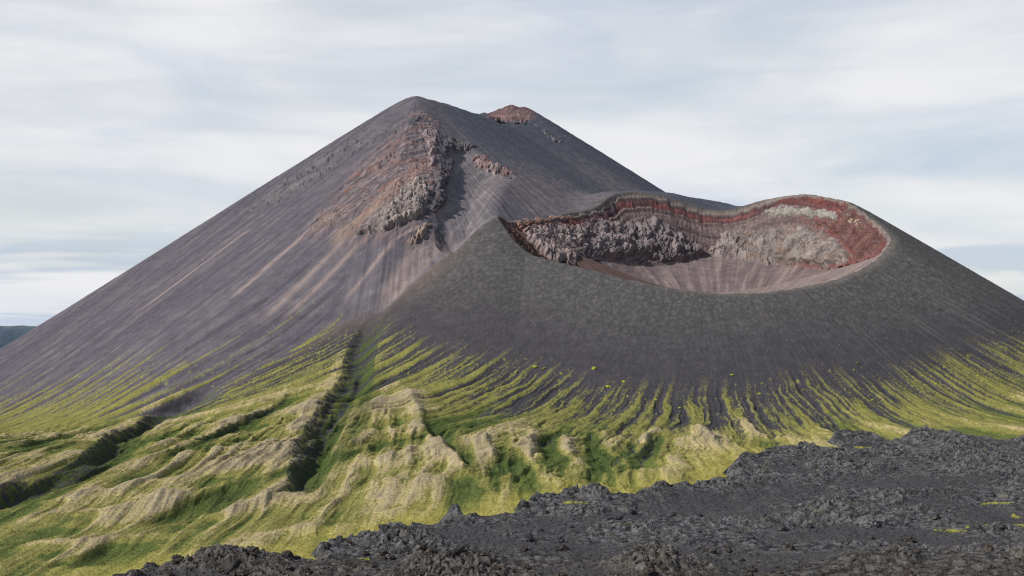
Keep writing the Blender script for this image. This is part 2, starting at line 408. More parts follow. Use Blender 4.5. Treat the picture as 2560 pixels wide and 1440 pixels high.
    ash_c = mixc(ash_c, [.036, .036, .042], ss((-fing - 0.02) / 0.2) * lowc * 0.55 + 0.35 * ss(-fbm2(tc * 60, rc / 170, 3, 65) * 2))
    lipc = np.exp(-((sd + 5) / 6) ** 2) * ss((2150 - y) / 200)
    ash_c = mixc(ash_c, [0.1656, 0.1440, 0.1188], lipc * 0.35 * ss((x - 60) / 250 + .15))
    west = ss((-x + 10) / 130) * ss((y - 1700) / 200)
    ash_c = mixc(ash_c, [.18, .135, .115], 0.75 * west * np.exp(-((c - m) / 30) ** 2))
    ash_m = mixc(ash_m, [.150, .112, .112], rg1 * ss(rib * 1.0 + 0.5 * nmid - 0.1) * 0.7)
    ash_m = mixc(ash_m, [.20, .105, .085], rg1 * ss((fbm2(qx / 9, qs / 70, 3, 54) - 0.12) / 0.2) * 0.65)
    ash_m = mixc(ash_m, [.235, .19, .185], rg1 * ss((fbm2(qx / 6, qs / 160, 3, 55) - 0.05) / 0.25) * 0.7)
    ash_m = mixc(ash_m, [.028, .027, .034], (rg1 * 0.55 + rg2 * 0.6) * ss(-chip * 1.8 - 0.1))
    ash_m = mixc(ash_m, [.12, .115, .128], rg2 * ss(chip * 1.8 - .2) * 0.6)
    cap = blob(x, y, SECOND[len(SECOND) * 2 // 3], 62)
    ash_m = mixc(ash_m, [.110, .066, .068], ss((cap + 0.5 * nmid - 0.25) / 0.4) * 0.85); ash_m = mixc(ash_m, [.19, .12, .12], cap * ss(nfin * 1.5 + nmid) * 0.7)
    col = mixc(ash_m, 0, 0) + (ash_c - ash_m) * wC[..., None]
    shoulder = np.maximum(blob(x, y, SHP[0], 110), blob(x, y, SHP[1], 120)) * ~inn
    col = mixc(col, [.165, .135, .128], 0.5 * shoulder * (0.6 + nmid))
    saddle = ss((y - 2240) / 60) * ss((x - 150) / 80) * wC * ~inn
    col = mixc(col, [.14, .128, .12], 0.6 * saddle)
    # --- moss and grass
    fsel = lerp(1.15 * rill_m + 0.25 * rill_f, 1.25 * fing + 0.3 * fing2, wC)
    vg = ss((dv / lerp(190, 240, wC) - lerp(0.45, 0.10, wC) + lerp(2.3, 1.9, wC) * fsel + 0.35 * nmid + 0.55 * nfin + 0.3 * perlin2(x / 1.3, y / 1.9, 79)) / 0.46) * ss((dv + lerp(130, 70, wC)) / 90)
    vg = np.maximum(vg, ss((dv - lerp(270, 420, wC)) / 120)) * out
    few = ss((fbm2(x / 6, y / 8, 2, 71) - 0.42) / 0.1) * ss((dv + 70) / 60) * ss((120 - dv) / 60)
    vg = np.maximum(vg, few * out)
    vg = vg * (1 - 0.0)
    crest = ter + foot * (0.2 * nbig + 0.15 * nmid + 1.7 * flow * ss((260 - x) / 200)) + lerp(0.7 * rill_m, 2.0 * np.minimum(fing2, .4) + 0.9 * fing, wC) * ss((dv - 60) / 160) * (1 - 0.6 * bfl)
    pat = 0.35 * fst + 0.40 * fbm2(x / 5, y / 22, 4, 73, 0.6) + 0.55 * fbm2(x / 9, y / 11, 4, 74, 0.6)
    v = mixc(np.full(x.shape + (3,), F32([.180, .172, .050])), [.074, .100, .025], ss((-crest * 1.3 + 0.02 + 0.8 * pat) / 0.5))
    v = mixc(v, [.335, .278, .140], ss((1.05 * crest + 0.95 * pat + 0.35 * nfin - 0.46) / 0.42) * ss((dv - 0) / 130) * 0.88)
    v = mixc(v, [.270, .225, .155], ss((crest - 1.0 + 1.3 * pat + 0.4 * nfin) / 0.4) * 0.7)
    v = mixc(v, [.165, .165, .040], ss((fbm2(x / 4.5, y / 6, 3, 75) - 0.2) / 0.3) * ss((170 - dv) / 120) * 0.6)
    v = mixc(v, [.045, .066, .015], ss((nfin + 0.8 * pat - 0.22) / 0.25) * 0.55 * ss(0.7 - crest) * (1 - 0.7 * ed))
    flat = ss((0.2 - crest) / .5) * ss((1100 - y) / 250) * ss(-ter + 0.2)
    v = mixc(v, [.31, .275, .065], np.clip(0.15 * flat + 0.75 * (0.3 + 0.7 * ss((330 - x) / 200)) * ed * ss(0.75 + 0.6 * pat), 0, 1))
    v = mixc(v, [.036, .055, .016], moist * 0.8 * ss(0.75 + pat))
    v = v * (1 + 0.30 * nfin + 0.36 * perlin2(x / 1.3, y / 1.9, 79))[..., None]
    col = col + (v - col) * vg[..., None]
    rk = fbm2(x / 3, (y + z * 2) / 3, 3, 81)
    col = mixc(col, np.stack([.045 + .03 * rk, .043 + .028 * rk, .045 + .026 * rk], -1), bank * ss(0.55 + 1.6 * fbm2(x / 8, y / 8, 3, 83)))
    # --- inside the crater
    if inn.any():
        xs, ys, zs, ds = x[inn], y[inn], z[inn], sd[inn]
        h = rim_h(xs, ys) - zs; a = np.arctan2(xs - CC[0], ys - CC[1]); ro = rc[inn]
        lay = h + 3.5 * fbm2(a * 9, h / 40, 3, 91) + 1.2 * fbm2(a * 60, h / 6, 2, 92)
        q = mixc(np.full(xs.shape + (3,), F32([.17, .14, .128])), [.050, .036, .042], ss((lay - 4) / 3))
        q = mixc(q, [.165, .060, .055], ss((lay - 7) / 2.5) * ss(0.75 + 1.5 * fbm2(a * 5, h / 30, 3, 88)) * (0.6 + .4 * ss(fbm2(a * 8, lay / 9, 2, 93) * 2)))
        q = mixc(q, [.060, .040, .046], ss((lay - 17) / 2))
        q = mixc(q, [.150, .112, .108], ss((lay - 19) / 2.5) * 0.9)
        q = mixc(q, [.075, .060, .064], ss((lay - 25) / 2.5) * 0.75 * ss(nfin[inn] * 2 + .5))
        bnd = np.sin(lay * 0.95 + 0.8 * fbm2(a * 7, h / 30, 2, 89)); q = q * (1 + 0.34 * bnd * ss((lay - 8) / 4))[..., None]
        red = ss((a - 0.55) / 0.5) * ss((2.2 - a) / .4)
        q = mixc(q, [.135, .048, .044], red * ss(0.75 + 1.4 * fbm2(xs / 12, zs / 7, 3, 94)) * ss((h - 3) / 4) * 0.9)
        rho = np.sqrt(((xs - CC[0]) / 1.25) ** 2 + (ys - CC[1]) ** 2)
        scr = ss((45 + (0.38 + 0.16 * ss((CC[0] - 40 - xs) / 130)) * np.maximum(0, rho - 30) - zs + 3.0) / 4)
        a2 = np.arctan2(xs - CC[0], ys - CC[1] + 190); stk = fbm2(a2 * 34, np.hypot(xs - CC[0], ys - CC[1] + 190) / 130, 4, 95, 0.6)
        sc = mixc(np.full(xs.shape + (3,), F32([.135, .106, .108])), [0.240, 0.190, 0.178], ss(stk * 1.6 + 0.15))
        sc = mixc(sc, [.085, .066, .070], ss(-stk * 1.8 - 0.1))
        sc = mixc(sc, [.21, .165, .15], ss((a - 0.9) / 0.5) * 0.5)
        q = q + (sc - q) * scr[..., None]
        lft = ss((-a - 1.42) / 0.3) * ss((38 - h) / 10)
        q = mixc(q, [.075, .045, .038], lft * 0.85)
        nz = fbm2(a * 70, h / 9, 3, 96)
        led = np.sin(lay * 0.62) * 1.0 + np.sin(lay * 1.31 + 2) * 0.5; colm = ridge2(a * 42, h / 40, 3, 97)
        z[inn] += ss(h / 5) * (1 - scr) * (2.2 * nz + 1.5 * led + 2.4 * colm) + 0.6 * stk * scr
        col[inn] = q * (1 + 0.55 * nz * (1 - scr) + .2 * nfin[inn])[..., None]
    z = z + 0.24 * nfin + foot * 0.22 * perlin2(x / 1.4, y / 1.7, 97)
    z = z + bleft * 4 * fbm2(x / 7, (y + z) / 9, 3, 98) * ss(bd / 8)
    # light pebbles on the ash
    peb = (perlin2(x / 1.7, y / 2.4, 101) > lerp(0.70, 0.78, wC)) & (vg < .3)
    col[peb] = col[peb] * 0.5 + F32([.13, .125, .115])
    part = np.where(inn, 2, np.where(vg > 0.5, 3, np.where(wC > 0.5, 1, 0))).astype(np.int8)
    part = np.where((dv > lerp(200, 250, wC)) & out, 3, part)
    return z, np.clip(col, .006, 1), part

from concurrent.futures import ThreadPoolExecutor
def pmap(fn, X, Y, rows=40):
    with ThreadPoolExecutor(4) as ex:
        res = list(ex.map(lambda i: fn(X[i:i + rows], Y[i:i + rows]), range(0, len(X), rows)))
    return [np.concatenate(r) for r in zip(*res)]
def axis(parts):
    """piecewise even spacing: [(end, step), ...] from the first value"""
    v = [parts[0]]
    for end, step in parts[1:]:
        n = max(1, int(round((end - v[-1]) / step))); v += list(np.linspace(v[-1], end, n + 1)[1:])
    return np.array(v, F32)

# ------------------------------------------------------------------ building meshes
SC = bpy.context.scene
COL = SC.collection
def mesh_from(name, V, quads, col=None, tris=None):
    me = bpy.data.meshes.new(name)
    nq = 0 if quads is None else len(quads); nt = 0 if tris is None else len(tris)
    me.vertices.add(len(V)); me.vertices.foreach_set('co', np.ascontiguousarray(V, F32).ravel())
    me.loops.add(nq * 4 + nt * 3); me.polygons.add(nq + nt)
    li = np.concatenate([quads.ravel() if nq else np.zeros(0, np.int32), tris.ravel() if nt else np.zeros(0, np.int32)]).astype(np.int32)
    me.loops.foreach_set('vertex_index', li)
    st = np.concatenate([np.arange(nq) * 4, nq * 4 + np.arange(nt) * 3]).astype(np.int32)
    me.polygons.foreach_set('loop_start', st)
    me.polygons.foreach_set('use_smooth', np.ones(nq + nt, bool))
    me.update(calc_edges=True)
    if col is not None:
        a = me.attributes.new('tint', 'FLOAT_COLOR', 'POINT')
        a.data.foreach_set('color', np.concatenate([col, np.ones((len(col), 1))], 1).astype(F32).ravel())
    return me
def link(name, me, mat=None, parent=None, **props):
    o = bpy.data.objects.new(name, me); COL.objects.link(o)
    if mat is not None and me is not None and not me.materials: me.materials.append(mat)
    if parent is not None: o.parent = parent
    for k, v in props.items(): o[k] = v
    return o
def grid_quads(n, m):
    i = np.arange(n * m, dtype=np.int32).reshape(n, m)
    return np.stack([i[:-1, :-1], i[:-1, 1:], i[1:, 1:], i[1:, :-1]], -1)
def sub_mesh(name, V, Q, C):
    used = np.zeros(len(V), bool); used[Q.ravel()] = True
    new = np.cumsum(used) - 1
    return mesh_from(name, V[used], new[Q].astype(np.int32), C[used])

# ------------------------------------------------------------------ materials
def rough_ground(name, bump=0.5, scale=0.6, dist=0.4, vary=0.22, rough=0.95, spec=0.12, plain=None, tint2=None):
    m = bpy.data.materials.new(name); m.use_nodes = True
    nt = m.node_tree; N, L = nt.nodes, nt.links
    b = N['Principled BSDF']; b.inputs['Roughness'].default_value = rough; b.inputs['Specular IOR Level'].default_value = spec
    tc = N.new('ShaderNodeTexCoord')
    n1 = N.new('ShaderNodeTexNoise'); n1.inputs['Scale'].default_value = scale; n1.inputs['Detail'].default_value = 7; n1.inputs['Roughness'].default_value = 0.65
    n2 = N.new('ShaderNodeTexNoise'); n2.inputs['Scale'].default_value = scale * 0.13; n2.inputs['Detail'].default_value = 4
    L.new(tc.outputs['Object'], n1.inputs['Vector']); L.new(tc.outputs['Object'], n2.inputs['Vector'])
    if plain is None:
        at_ = N.new('ShaderNodeAttribute'); at_.attribute_name = 'tint'; src = at_.outputs['Color']
    else:
        r = N.new('ShaderNodeValToRGB'); r.color_ramp.elements[0].color = (*plain, 1); r.color_ramp.elements[1].color = (*(tint2 or plain), 1)
        r.color_ramp.elements[0].position = 0.35; r.color_ramp.elements[1].position = 0.65
        L.new(n1.outputs['Fac'], r.inputs['Fac']); src = r.outputs['Color']
    ad = N.new('ShaderNodeMath'); ad.operation = 'ADD'; L.new(n1.outputs['Fac'], ad.inputs[0]); L.new(n2.outputs['Fac'], ad.inputs[1])
    mr = N.new('ShaderNodeMapRange'); mr.inputs['From Min'].default_value = 0.7; mr.inputs['From Max'].default_value = 1.3
    mr.inputs['To Min'].default_value = 1 - vary; mr.inputs['To Max'].default_value = 1 + vary
    L.new(ad.outputs[0], mr.inputs['Value'])
    mx = N.new('ShaderNodeVectorMath'); mx.operation = 'SCALE'; L.new(src, mx.inputs[0]); L.new(mr.outputs[0], mx.inputs['Scale'])
    L.new(mx.outputs[0], b.inputs['Base Color'])
    bp = N.new('ShaderNodeBump'); bp.inputs['Strength'].default_value = bump; bp.inputs['Distance'].default_value = dist
    L.new(n1.outputs['Fac'], bp.inputs['Height']); L.new(bp.outputs[0], b.inputs['Normal'])
    return m
M_GROUND = rough_ground('volcanic_ground', 0.6, 0.5, 0.7)
M_ROCK = rough_ground('crag_rock', 0.7, 0.45, 0.9, 0.3)
M_LAVA = rough_ground('lava_rock', 0.8, 1.6, 0.35, 0.35)

# ------------------------------------------------------------------ the ground sheet
q_ = QUAL
US = axis([-1.3, (-0.6, 0.05), (-0.385, 0.004), (0.385, 0.00066 / q_), (0.6, 0.004), (1.3, 0.05)])
YS = axis([430, (640, 6.0), (1000, 1.2 / q_), (1700, 1.7 / q_), (2000, 1.5 / q_), (2320, 1.0 / q_), (2920, 2.4 / q_), (3600, 30), (5200, 200)])
UU, YY = np.meshgrid(US, YS)
XX = (UU * YY).astype(F32)
ZZ, CCOL, PART = pmap(surface, XX, YY)
print('surface', XX.shape, round(time.time() - T0, 1))
GV = np.stack([XX, YY, ZZ], -1).reshape(-1, 3); GC = CCOL.reshape(-1, 3)
GQ = grid_quads(*XX.shape)
GP = PART[:-1, :-1]
NAMES = {0: ('mountain', 'steep dark ash cone of the main volcano with its twin summits'),
         1: ('crater_hill', 'dark ash cone with a wide open crater in front of the main summit'),
         3: ('grassy_slope', 'green and tan mossy foot of the volcano cut by gullies')}
PARTS = {}
for k, (nm, lab) in NAMES.items():
    Q = GQ[GP == k]
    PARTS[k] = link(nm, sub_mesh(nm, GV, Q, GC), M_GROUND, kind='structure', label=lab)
link('crater_bowl', sub_mesh('crater_bowl', GV, GQ[GP == 2], GC), M_GROUND, PARTS[1])
print('ground built', round(time.time() - T0, 1))
# what each column of the sheet shows first, for standing things on it
VIS = np.maximum.accumulate(ZZ / YY, axis=0)
def seen(px, py):
    """points of the finished ground under landmark pixels (arrays)"""
    px = np.asarray(px, float); py = np.asarray(py, float)
    u = (px - CX) / FPX; v = (HZ - py) / FPX
    j = np.clip(np.searchsorted(US, u), 1, len(US) - 1); j = np.where(np.abs(US[j - 1] - u) < np.abs(US[j] - u), j - 1, j)
    Y = np.zeros(px.shape)
    for c in np.unique(j):
        k = j == c
        Y[k] = np.interp(v[k], VIS[:, c] + np.arange(len(YS)) * 1e-9, YS)
    return np.stack([u * Y, Y, v * Y], -1)
# ------------------------------------------------------------------ rock outcrops standing out of the slopes
def blur(A, n):
    for ax in (0, 1):
        c = np.cumsum(np.concatenate([np.repeat(np.take(A, [0], ax), n + 1, ax), A, np.repeat(np.take(A, [-1], ax), n, ax)], ax), axis=ax)
        i = np.arange(A.shape[ax])
        A = (np.take(c, i + 2 * n + 1, ax) - np.take(c, i, ax)) / (2 * n + 1)
    return A
def outcrop(label, poly, H, lump, light, mid, dark, edge=12, stretch=1.9, seed=1, group=None, name='rock_outcrop', streak=None, fade=0.6):
    P = np.array(poly, float); st = 1.0
    x0, y0 = P.min(0) - 6; x1, y1 = P.max(0) + 6
    px, py = np.meshgrid(np.arange(x0, x1, st), np.arange(y0, y1, st))
    wob = fbm2(px / 18, py / 18, 3, seed + 3) * 15; wob2 = fbm2(px / 18, py / 18, 3, seed + 4) * 12
    sd = poly_sd((px + wob).astype(F32), (py + wob2).astype(F32), P)
    W = seen(px.ravel(), py.ravel()).reshape(px.shape + (3,))
    vmax = np.interp(((px - CX) / FPX).ravel(), US, VIS[-1]).reshape(px.shape)
    good = (HZ - py) / FPX < vmax - 0.0003                          # nothing above the skyline
    Yc = W[..., 1].copy()
    for i in range(len(Yc) - 2, -1, -1): Yc[i] = np.where(good[i], Yc[i], Yc[i + 1])
    W = np.stack([(px - CX) / FPX * Yc, Yc, (HZ - py) / FPX * Yc], -1)
    B = blur(W, 9)
    nrm = np.cross(np.gradient(B, axis=1), np.gradient(B, axis=0)); nrm /= np.linalg.norm(nrm, axis=2, keepdims=True) + 1e-9
    nrm = blur(np.where((nrm[..., 1:2] > 0), -nrm, nrm), 6); nrm[..., 2] = np.maximum(nrm[..., 2], -0.1)
    nrm /= np.linalg.norm(nrm, axis=2, keepdims=True) + 1e-9
    e = ss(sd / edge); ok = (sd > -1.5) & good
    ins = sd > 0; top = np.where(ins, py, 1e9).min(0); bot = np.where(ins, py, -1e9).max(0)
    vv = np.clip((py - top) / np.maximum(bot - top, 8) + 0.35 * fbm2(px / 14, py / 30, 3, seed + 12).astype(float), 0, 1)    # 0 at the head, 1 at the foot
    grow = (1 - fade) + fade * ss(vv * 1.7); e = e * grow
    x, y, z = (B[..., i].astype(F32) for i in range(3))
    jx = x + 2.2 * fbm3(x / 6, y / 6, z / 6, 2, seed + 6); jz = z + 2.2 * fbm3(x / 6, y / 6, z / 6, 2, seed + 7)
    f1, id1, f2 = worley3(jx / lump, y / lump, jz / lump / stretch, seed)
    g1, id2, g2 = worley3(jx / lump * 2.1, y / lump * 2.1, jz / lump * 2.1 / stretch, seed + 1)
    nz = fbm3(x / 2.6, y / 2.6, z / 2.6 / stretch, 3, seed + 2)
    big = fbm3(x / 24, y / 24, z / 34, 2, seed + 8); rug = 1 - 2 * np.abs(fbm3(x / 9, y / 9, z / 9 / stretch, 3, seed + 5))
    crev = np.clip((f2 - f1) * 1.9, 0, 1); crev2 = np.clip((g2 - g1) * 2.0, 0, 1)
    d = -1.0 + e * (H * (0.55 + 0.8 * big) * (0.4 + 0.6 * e) + lump * 0.40 * crev ** 0.6 * (0.3 + 1.0 * id1) + lump * 0.15 * crev2 * (0.3 + id2) + lump * 0.13 * nz + lump * 0.16 * rug)
    V = B + nrm * d[..., None] + (W - B) * 0.3
    c = mixc(np.full(px.shape + (3,), F32(mid)), light, ss(0.25 * id1 + 0.1 * id2 + 0.45 * nz + 1.1 * big + 0.3 * rug + 0.08))
    c = mixc(c, dark, ss(0.70 - 0.95 * crev - 0.25 * crev2 - 0.5 * nz - 0.2 * rug) * 0.9)  # crevices between the lumps painted darker, standing in for occlusion shade
    if streak is not None: c = mixc(c, streak, ss(1.6 * fbm2(x / 18, z / 9, 3, seed + 9) + 0.05) * 0.75)
    c = c * 0.82
    gc = GC.reshape(XX.shape + (3,))[np.clip(np.searchsorted(YS, W[..., 1]), 0, len(YS) - 1), np.clip(np.searchsorted(US, W[..., 0] / W[..., 1]), 0, len(US) - 1)]
    c = gc + (c - gc) * (ss(sd / edge * 1.5 + 0.5 * nz + 0.3 * (id1 - .5)) * ss(vv * 2.6 + 1.15 - fade * 1.4 + 0.5 * nz + .4 * (id1 - .5)))[..., None]
    n, m = px.shape; Q = grid_quads(n, m)
    okq = ok[:-1, :-1] & ok[1:, :-1] & ok[:-1, 1:] & ok[1:, 1:]
    dy = np.abs(np.diff(W[..., 1], axis=0))[:, :-1] < 60
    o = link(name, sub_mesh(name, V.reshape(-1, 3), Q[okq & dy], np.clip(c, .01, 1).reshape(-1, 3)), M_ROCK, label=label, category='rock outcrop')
    if group: o['group'] = group
    return o
LG, MG, DG = (.30, .255, .245), (.185, .152, .15), (.065, .055, .060)
BL, BM, BD = (.235, .205, .208), (.130, .110, .116), (.050, .045, .053)
CRAT = 'crags in the crater wall'
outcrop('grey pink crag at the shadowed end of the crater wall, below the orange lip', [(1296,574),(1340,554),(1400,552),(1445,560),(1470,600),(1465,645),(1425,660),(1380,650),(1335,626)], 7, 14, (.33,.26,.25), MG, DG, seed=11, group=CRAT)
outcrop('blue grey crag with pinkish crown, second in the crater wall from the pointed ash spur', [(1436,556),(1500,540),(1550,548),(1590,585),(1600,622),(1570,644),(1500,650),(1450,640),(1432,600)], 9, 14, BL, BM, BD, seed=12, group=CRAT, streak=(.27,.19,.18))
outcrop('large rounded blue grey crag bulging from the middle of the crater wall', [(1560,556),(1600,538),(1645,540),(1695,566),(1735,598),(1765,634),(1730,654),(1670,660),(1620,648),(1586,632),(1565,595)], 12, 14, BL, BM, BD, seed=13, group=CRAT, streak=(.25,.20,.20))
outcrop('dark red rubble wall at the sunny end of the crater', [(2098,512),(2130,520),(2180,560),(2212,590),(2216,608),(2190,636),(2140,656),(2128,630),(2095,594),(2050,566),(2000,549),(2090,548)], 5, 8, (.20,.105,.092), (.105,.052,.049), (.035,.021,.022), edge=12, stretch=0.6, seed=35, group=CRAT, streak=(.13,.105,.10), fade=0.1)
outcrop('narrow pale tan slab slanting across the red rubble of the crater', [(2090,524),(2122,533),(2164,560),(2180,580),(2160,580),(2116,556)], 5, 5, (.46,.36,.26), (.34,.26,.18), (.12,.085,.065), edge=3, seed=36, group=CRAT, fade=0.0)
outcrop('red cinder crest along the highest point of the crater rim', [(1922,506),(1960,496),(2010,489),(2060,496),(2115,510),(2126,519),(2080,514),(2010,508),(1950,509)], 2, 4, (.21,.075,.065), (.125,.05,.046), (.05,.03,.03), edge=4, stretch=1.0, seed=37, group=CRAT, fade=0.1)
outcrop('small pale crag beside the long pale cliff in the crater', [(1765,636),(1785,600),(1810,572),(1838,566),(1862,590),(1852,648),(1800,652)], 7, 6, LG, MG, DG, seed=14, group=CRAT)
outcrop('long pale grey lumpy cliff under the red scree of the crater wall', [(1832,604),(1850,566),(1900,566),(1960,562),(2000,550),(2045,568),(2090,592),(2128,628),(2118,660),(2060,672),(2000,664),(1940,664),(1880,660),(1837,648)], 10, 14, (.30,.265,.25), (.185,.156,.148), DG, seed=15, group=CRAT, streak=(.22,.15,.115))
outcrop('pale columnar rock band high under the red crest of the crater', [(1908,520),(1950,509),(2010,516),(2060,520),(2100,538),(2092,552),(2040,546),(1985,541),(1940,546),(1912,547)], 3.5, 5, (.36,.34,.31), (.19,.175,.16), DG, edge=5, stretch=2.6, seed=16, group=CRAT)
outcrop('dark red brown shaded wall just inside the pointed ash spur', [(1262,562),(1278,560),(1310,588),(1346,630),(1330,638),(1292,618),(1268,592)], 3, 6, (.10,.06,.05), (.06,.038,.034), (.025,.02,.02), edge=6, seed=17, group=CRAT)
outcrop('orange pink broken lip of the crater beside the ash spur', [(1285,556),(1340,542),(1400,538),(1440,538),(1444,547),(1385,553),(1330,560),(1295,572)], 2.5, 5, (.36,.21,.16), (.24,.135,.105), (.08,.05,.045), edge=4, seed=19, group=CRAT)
FL = 'crags on the flank of the main cone'
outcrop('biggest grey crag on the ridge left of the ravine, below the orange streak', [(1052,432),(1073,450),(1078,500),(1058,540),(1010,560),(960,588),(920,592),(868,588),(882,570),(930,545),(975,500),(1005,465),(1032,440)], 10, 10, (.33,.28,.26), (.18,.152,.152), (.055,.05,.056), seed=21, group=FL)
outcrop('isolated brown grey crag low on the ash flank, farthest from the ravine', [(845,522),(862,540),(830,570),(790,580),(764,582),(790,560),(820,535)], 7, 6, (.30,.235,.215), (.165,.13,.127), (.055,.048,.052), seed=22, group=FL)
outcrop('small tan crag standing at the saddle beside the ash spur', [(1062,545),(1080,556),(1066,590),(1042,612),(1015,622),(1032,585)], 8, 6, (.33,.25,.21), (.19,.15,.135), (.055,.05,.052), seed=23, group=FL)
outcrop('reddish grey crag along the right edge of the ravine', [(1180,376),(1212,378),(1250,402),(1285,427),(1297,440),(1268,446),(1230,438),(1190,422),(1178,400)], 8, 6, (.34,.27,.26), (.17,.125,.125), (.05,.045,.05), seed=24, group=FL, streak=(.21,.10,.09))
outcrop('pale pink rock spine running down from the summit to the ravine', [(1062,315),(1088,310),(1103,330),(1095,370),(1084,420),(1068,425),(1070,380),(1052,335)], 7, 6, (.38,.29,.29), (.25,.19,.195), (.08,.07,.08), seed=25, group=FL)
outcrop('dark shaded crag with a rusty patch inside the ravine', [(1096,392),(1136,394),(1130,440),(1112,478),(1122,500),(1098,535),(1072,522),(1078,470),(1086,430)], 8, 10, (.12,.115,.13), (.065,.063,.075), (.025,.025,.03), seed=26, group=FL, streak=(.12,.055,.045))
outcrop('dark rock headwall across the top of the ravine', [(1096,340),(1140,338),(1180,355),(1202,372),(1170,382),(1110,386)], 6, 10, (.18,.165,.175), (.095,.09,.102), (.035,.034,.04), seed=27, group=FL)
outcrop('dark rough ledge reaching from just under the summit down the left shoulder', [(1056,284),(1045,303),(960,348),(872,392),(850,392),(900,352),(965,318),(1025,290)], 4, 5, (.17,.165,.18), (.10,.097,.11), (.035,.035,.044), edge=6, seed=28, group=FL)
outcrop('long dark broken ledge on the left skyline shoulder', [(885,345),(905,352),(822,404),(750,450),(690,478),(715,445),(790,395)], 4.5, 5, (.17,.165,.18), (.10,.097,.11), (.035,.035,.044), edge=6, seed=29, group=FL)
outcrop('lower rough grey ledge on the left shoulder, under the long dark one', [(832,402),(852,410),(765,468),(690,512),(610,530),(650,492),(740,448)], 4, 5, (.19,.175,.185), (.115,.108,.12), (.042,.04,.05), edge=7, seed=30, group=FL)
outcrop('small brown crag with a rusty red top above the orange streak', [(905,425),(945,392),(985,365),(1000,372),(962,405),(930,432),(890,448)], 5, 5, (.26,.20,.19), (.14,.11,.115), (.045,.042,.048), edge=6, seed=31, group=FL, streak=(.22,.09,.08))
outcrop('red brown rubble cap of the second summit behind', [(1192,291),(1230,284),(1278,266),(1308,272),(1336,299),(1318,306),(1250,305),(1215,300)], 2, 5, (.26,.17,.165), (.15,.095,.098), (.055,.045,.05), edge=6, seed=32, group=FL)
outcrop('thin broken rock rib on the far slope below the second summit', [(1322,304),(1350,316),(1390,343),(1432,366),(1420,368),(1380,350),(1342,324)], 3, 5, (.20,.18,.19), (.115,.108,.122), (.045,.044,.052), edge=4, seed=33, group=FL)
print('outcrops', round(time.time() - T0, 1))

# ------------------------------------------------------------------ the lava field: a thick rubbly sheet lying on the ground
def ground_at(x, y):
    u = x / y
    i = np.clip(np.interp(y, YS, np.arange(len(YS))), 0, len(YS) - 1.001); j = np.clip(np.interp(u, US, np.arange(len(US))), 0, len(US) - 1.001)
    i0 = i.astype(int); j0 = j.astype(int); fi = i - i0; fj = j - j0
    return (ZZ[i0, j0] * (1 - fi) * (1 - fj) + ZZ[i0 + 1, j0] * fi * (1 - fj) + ZZ[i0, j0 + 1] * (1 - fi) * fj + ZZ[i0 + 1, j0 + 1] * fi * fj).astype(F32)
def spots(lst):
    out = []
    for px, py, w, h in lst:
        p = hit([(px, py), (px, py - h), (px, py + h)])
        out.append((p[0][0], p[0][1], w / FPX * p[0][1], max(3.0, abs(p[1][1] - p[2][1]) / 2)))
    return out
SAND = spots([(1230,1375,130,12),(1400,1382,170,9),(1640,1392,200,9),(1800,1255,190,10),(1950,1240,150,7),(1700,1275,110,8),(2150,1350,260,7),(2300,1362,200,6),(2500,1300,110,12),(1150,1345,120,6),(2000,1400,200,7),(1330,1330,140,6),(2250,1215,200,8)])
MOSS = spots([(1440,1266,60,5),(2380,1336,75,5),(2440,1328,60,3),(2500,1266,70,4),(2545,1322,40,5),(900,1412,60,5),(2545,1295,18,6),(2080,1128,30,5),(2160,1126,40,3)])
HEAP = [(a, b, c, d, h) for (a, b, c, d), h in zip(spots([(1620,1425,95,22),(1330,1400,150,18),(1180,1420,120,18),(2200,1415,160,20),(2450,1425,160,22),(600,1425,160,14),(820,1425,130,14),(1980,1340,330,10),(1560,1330,190,8),(2150,1100,75,12),(1960,1140,65,10),(1840,1155,60,10),(2380,1110,160,12),
        (1480,1248,45,7),(1142,1300,36,6),(1900,1210,60,7),(1020,1365,110,8),(2100,1295,150,7),(1100,1390,110,8)]), [6.5,5,4.5,5.5,6.5,4.5,4,3.5,3,6,5,5,4,3.5,8.5,3.5,3,3,3.5])]
def ellip(x, y, s, p=1.0): return np.exp(-(((x - F32(s[0])) / F32(s[2])) ** 2 + ((y - F32(s[1])) / F32(s[3])) ** 2) ** p)
